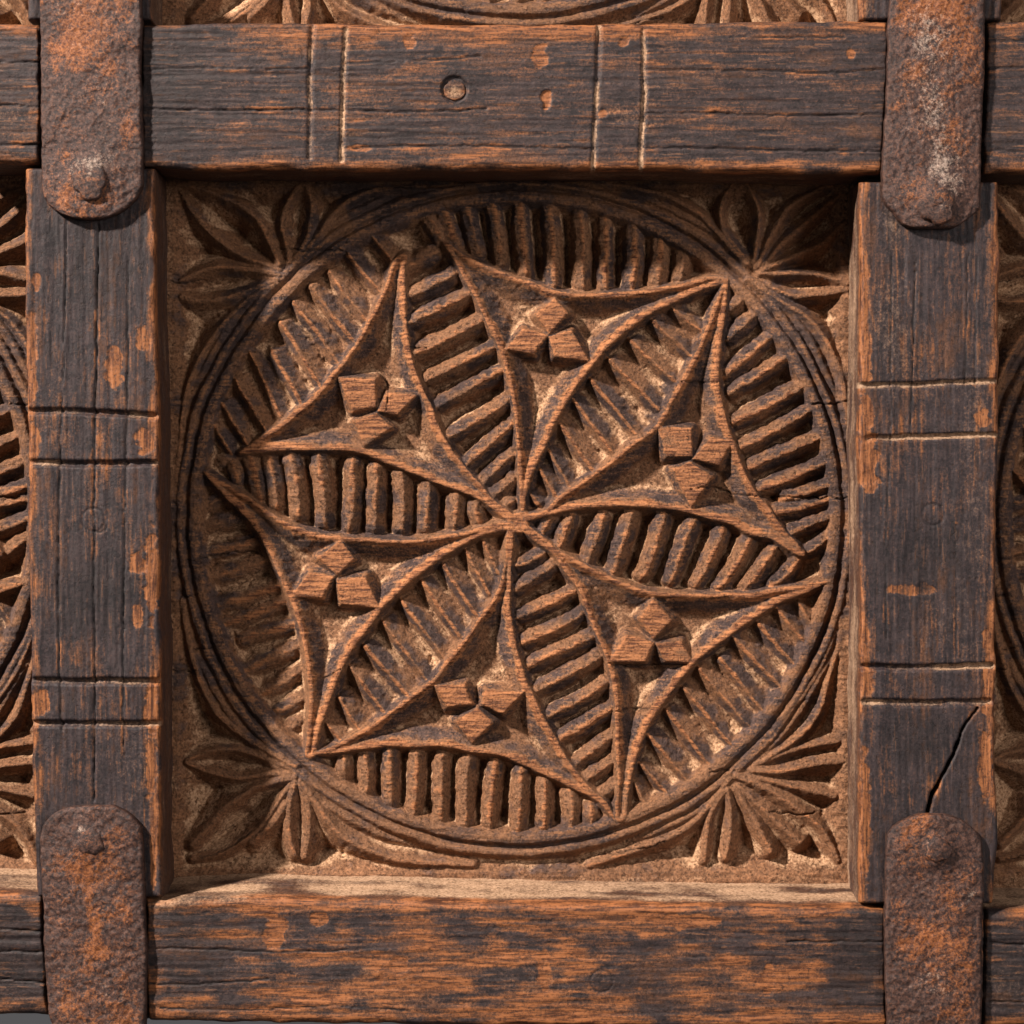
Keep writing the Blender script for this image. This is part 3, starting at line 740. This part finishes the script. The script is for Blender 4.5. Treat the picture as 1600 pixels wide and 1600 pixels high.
member("peg", top_rail, M_RAIL, True, 692, 728, [(692,139),(695,132),(700,127),(710,124),(720,127),(725,132),(728,139)], [(692,140),(695,149),(700,154),(710,157),(720,154),(725,149),(728,140)],
    hf=HF-2.8, hb=HF-14, step=1.6, seed=15, r=3, wear_bias=0.15, side_rows=4, warpamp=0.6, spots=[(710,144,14,12,0,0.5)])

# bottom rail
bot_rail = member("rail", root, M_RAIL, True, -60, 1660,
    [(-60,1392),(60,1396),(240,1408),(300,1404),(400,1402),(600,1405),(800,1410),(1000,1413),(1200,1416),(1345,1416),(1390,1420),(1540,1424),(1660,1424)],
    [(-60,1587),(70,1586),(240,1596),(400,1599),(600,1601),(800,1605),(1200,1608),(1660,1606)],
    seed=51, r=8, rA=13, rB=12, slopeA=-19, pat=(60, 20), wamp=0.9, wear_bias=0.36, edge_wear=0.55, wedge=40, sideA_dust=0.88, sideB_dust=0.3,
    cracks=[([(228,1482),(330,1483),(440,1488),(560,1484)],1.9,4),([(228,1537),(300,1538),(420,1530)],1.8,4),([(1230,1471),(1310,1472),(1385,1470)],1.8,4),
            ([(226,1410),(228,1500),(230,1600)],3.2,15),([(66,1390),(70,1500),(76,1600)],3.0,14),([(1385,1410),(1384,1500),(1386,1610)],3.0,15),([(1540,1410),(1538,1500),(1536,1610)],3.2,15),
            ([(0,1452),(66,1455)],2,5),([(0,1486),(68,1488)],1.8,5),([(0,1530),(70,1536)],1.8,5),([(1545,1474),(1600,1476)],2.4,6),([(1545,1565),(1600,1566)],2.4,6),([(250,1575),(380,1578),(520,1572),(640,1580)],1.5,3)],
    discs=[(940,1533,17.5,0)], chips=[(430,1450,18,40,0.8),(500,1436,16,12,0.8),(1200,1530,10,26,0.8),(850,1520,14,30,0.6),(625,1508,14,14,1),(1075,1440,60,12,0.8),(595,1532,8,10,0.8)],
    dark_zones=[(300,1480,60,70),(1350,1500,50,90),(30,1490,60,90),(1580,1510,50,90)],
    spots=[(800,1412,520,12,0.45,0),(260,1410,40,14,-0.3,0.35),(350,1404,80,9,0,0.3)])
bot_rail["label"] = "lower rail with most of its dark patina rubbed through to orange wood"

# left stile
lst = member("stile", root, M_STILE, False, 263, 1402,
    [(263,40),(400,39),(500,40),(640,43),(700,45),(800,44),(1000,48),(1200,51),(1402,57)],
    [(263,240),(400,243),(500,244),(650,247),(800,248),(1000,250),(1200,251),(1300,250),(1402,254)],
    seed=91, r=5, rA=6, rB=6, wear_bias=0.04, edge_wear=0.95, wedge=20, sideA_dust=0.35, sideB_dust=0.30, groove_dust=0.40,
    grooves=[([(46,641),(150,644),(241,649)],6.5,9),([(46,722),(150,725),(243,724)],6.5,9),([(52,1063),(150,1064),(247,1064)],6.5,9),([(52,1130),(150,1131),(250,1131)],6.5,9)],
    cracks=[([(104,345),(102,480),(96,640),(92,800),(92,1000),(96,1140)],2.3,4.5),([(153,350),(152,500),(148,700),(147,900),(148,1100),(147,1250)],2.6,5),([(200,400),(200,560),(196,760),(194,900),(192,1060),(194,1180)],1.9,3.5),
            ([(168,800),(164,826),(150,832)],1.5,4)],
    discs=[(146,812,18,0)], chips=[(50,560,10,80,0.8),(53,690,12,30,0.8),(238,900,14,70,1.2),(60,1100,20,24,1.0),(236,1110,14,40,1.2),(236,1200,10,60,1.0),(215,880,14,18,1),(178,570,16,34,0.6),(225,530,12,20,0.6),(58,440,8,14,1),(226,690,16,20,0.8),(240,1330,5,60,0.8),(215,960,10,20,0.6)],
    dark_zones=[(150,400,70,80),(130,1320,70,70),(150,930,60,60)])
lst["label"] = "stile with three fine upright score lines crossed by two pairs of grooves"

# right stile
rst = member("stile", root, M_STILE, False, 284, 1412,
    [(284,1343),(330,1343),(400,1345),(500,1345),(600,1343),(700,1341),(800,1344),(1000,1344),(1200,1342),(1412,1344)],
    [(284,1559),(400,1562),(600,1560),(800,1557),(1000,1555),(1200,1556),(1300,1560),(1412,1551)],
    seed=131, r=5, rA=7, rB=6, wear_bias=0.06, edge_wear=0.95, wedge=20, sideA_dust=0.58, sideB_dust=0.35, groove_dust=0.7,
    grooves=[([(1344,603),(1450,600),(1556,596)],6,8),([(1356,685),(1450,683),(1556,679)],6,8),([(1347,1042),(1450,1043),(1550,1041)],6.5,9),([(1350,1098),(1450,1098),(1546,1097)],6.5,9)],
    cracks=[([(1393,400),(1392,500),(1392,600),(1391,690)],1.5,3),([(1430,410),(1428,500),(1425,600),(1422,690)],1.8,3.5),([(1512,400),(1510,500),(1508,600)],1.4,2.5),([(1526,400),(1524,500),(1523,600)],1.4,2.5),
            ([(1392,690),(1385,800),(1384,1000)],1.2,2),([(1494,820),(1494,920),(1494,1040)],1.3,2),
            ([(1528,1106),(1516,1122),(1505,1138),(1497,1162),(1486,1185),(1477,1204),(1466,1226),(1457,1243),(1450,1266)],2.6,20),([(1497,1162),(1489,1180),(1477,1204),(1468,1222),(1457,1243),(1449,1268)],3.4,22)],
    discs=[(1458,804,17,0)], chips=[(1350,480,9,90,0.8),(1351,560,12,60,0.8),(1352,650,14,40,1.0),(1352,720,24,50,1.0),(1360,755,16,20,1.0),(1350,990,9,40,1),(1352,1060,14,36,1),(1545,1080,12,60,1),(1425,922,42,9,0.6),(1447,922,20,11,0.8),(1540,1190,12,60,1),(1352,1280,10,110,1),(1535,655,14,14,0.6),(1556,500,4,60,0.6),(1548,1000,12,30,0.8)],
    dark_zones=[(1450,1320,80,60),(1450,880,70,60),(1450,1160,60,50)], spots=[(1390,500,40,90,0.0,0.22),(1420,610,60,80,0,0.1),(1395,340,20,60,0,0.25)])
rst["label"] = "stile with a long slanting split above the lower iron strap"

# ends of the stiles of the row above
member("stile", root, M_STILE, False, -90, 31, [(-90,40),(31,44)], [(-90,233),(31,236)], seed=171, r=5, edge_wear=0.7, wedge=14)
member("stile", root, M_STILE, False, -90, 31, [(-90,1339),(31,1343)], [(-90,1567),(31,1565)], seed=181, r=5, edge_wear=0.8, wedge=16, spots=[(1355,10,14,40,0.2,0.25)])

# iron straps
HS = HF + 13
def strap(label, seed, s0, s1, A, B, bosses, spots, rivet):
    st = member("iron_strap", root, M_IRON, False, s0, s1, A, B, hf=HS, hb=HF - 8, step=2.0, seed=seed, r=5, iron_=True, bosses=bosses, spots=spots, side_rows=8, warpamp=2.6)
    st["label"] = label
    x, y, rad, hi, dh = rivet
    dome("rivet", st, M_IRON, x, y, HS + dh, rad, hi, seed)
    return st
strap("rusty iron strap with a pale scraped patch above its rounded lower end, left of the upper rail", 211, -60, 343,
    [(-60,62),(100,63),(200,64),(298,66),(310,69),(320,75),(328,84),(334,95),(339,108),(343,126)],
    [(-60,221),(50,221),(100,220),(225,222),(290,222),(310,213),(320,203),(328,194),(335,182),(340,168),(343,156)],
    [(140,272,46,10)], [(140,258,44,26,-0.2,0.52),(135,75,40,30,0.45,0),(150,140,30,40,0.2,0.15),(105,245,12,16,0.6,-0.1),(110,10,50,40,0.2,0.15)], (140,285,27,4,11))
strap("rusty iron strap with a clipped lower end and a broad pale streak, right of the upper rail", 231, -60, 357,
    [(-60,1391),(0,1390),(80,1387),(160,1385),(240,1380),(308,1379),(320,1385),(332,1396),(342,1402),(350,1409),(355,1420),(357,1430)],
    [(-60,1543),(0,1541),(150,1538),(250,1534),(324,1531),(332,1525),(340,1515),(348,1505),(354,1496),(357,1488)],
    [(1465,312,42,12)], [(1475,262,32,46,-0.2,0.58),(1455,60,40,60,0.1,0.45),(1460,170,36,50,0.1,0.3),(1432,110,14,18,0.5,0),(1395,168,16,10,0.5,0),(1470,15,26,14,0.4,-0.1)], (1464,322,29,4,12))
strap("dark rusty iron strap with a thin orange crack below its nail, left of the lower rail", 251, 1259, 1640,
    [(1259,122),(1262,102),(1268,88),(1275,79),(1283,71),(1292,65),(1312,62),(1400,66),(1500,69),(1575,74),(1600,80),(1640,84)],
    [(1259,178),(1262,184),(1268,197),(1275,206),(1283,214),(1293,220),(1312,222),(1400,225),(1475,229),(1600,227),(1640,226)],
    [(140,1318,34,4)], [(140,1400,6,34,0.7,0),(152,1452,8,26,0.7,0),(160,1485,22,14,0.5,0),(130,1296,10,6,0,0.5),(118,1355,26,22,0.3,0.1),(180,1425,22,16,0.3,0)], (141,1316,22,6,6))
strap("rusty iron strap with a domed nail and yellow flecks, right of the lower rail", 271, 1272, 1640,
    [(1272,1436),(1276,1424),(1283,1409),(1292,1395),(1304,1387),(1330,1384),(1400,1385),(1475,1382),(1600,1386),(1640,1387)],
    [(1272,1478),(1276,1492),(1282,1506),(1292,1519),(1302,1529),(1316,1536),(1350,1539),(1450,1536),(1640,1534)],
    [(1466,1328,30,8)], [(1455,1320,12,10,-0.2,0.5),(1520,1400,16,14,0.2,0.45),(1450,1470,60,40,0.35,0.1),(1450,1535,40,30,-0.1,0.35)], (1467,1328,20,4,10))
print("objects", len(bpy.data.objects), "tris", sum(len(o.data.polygons) for o in bpy.data.objects if o.type == 'MESH') * 2)
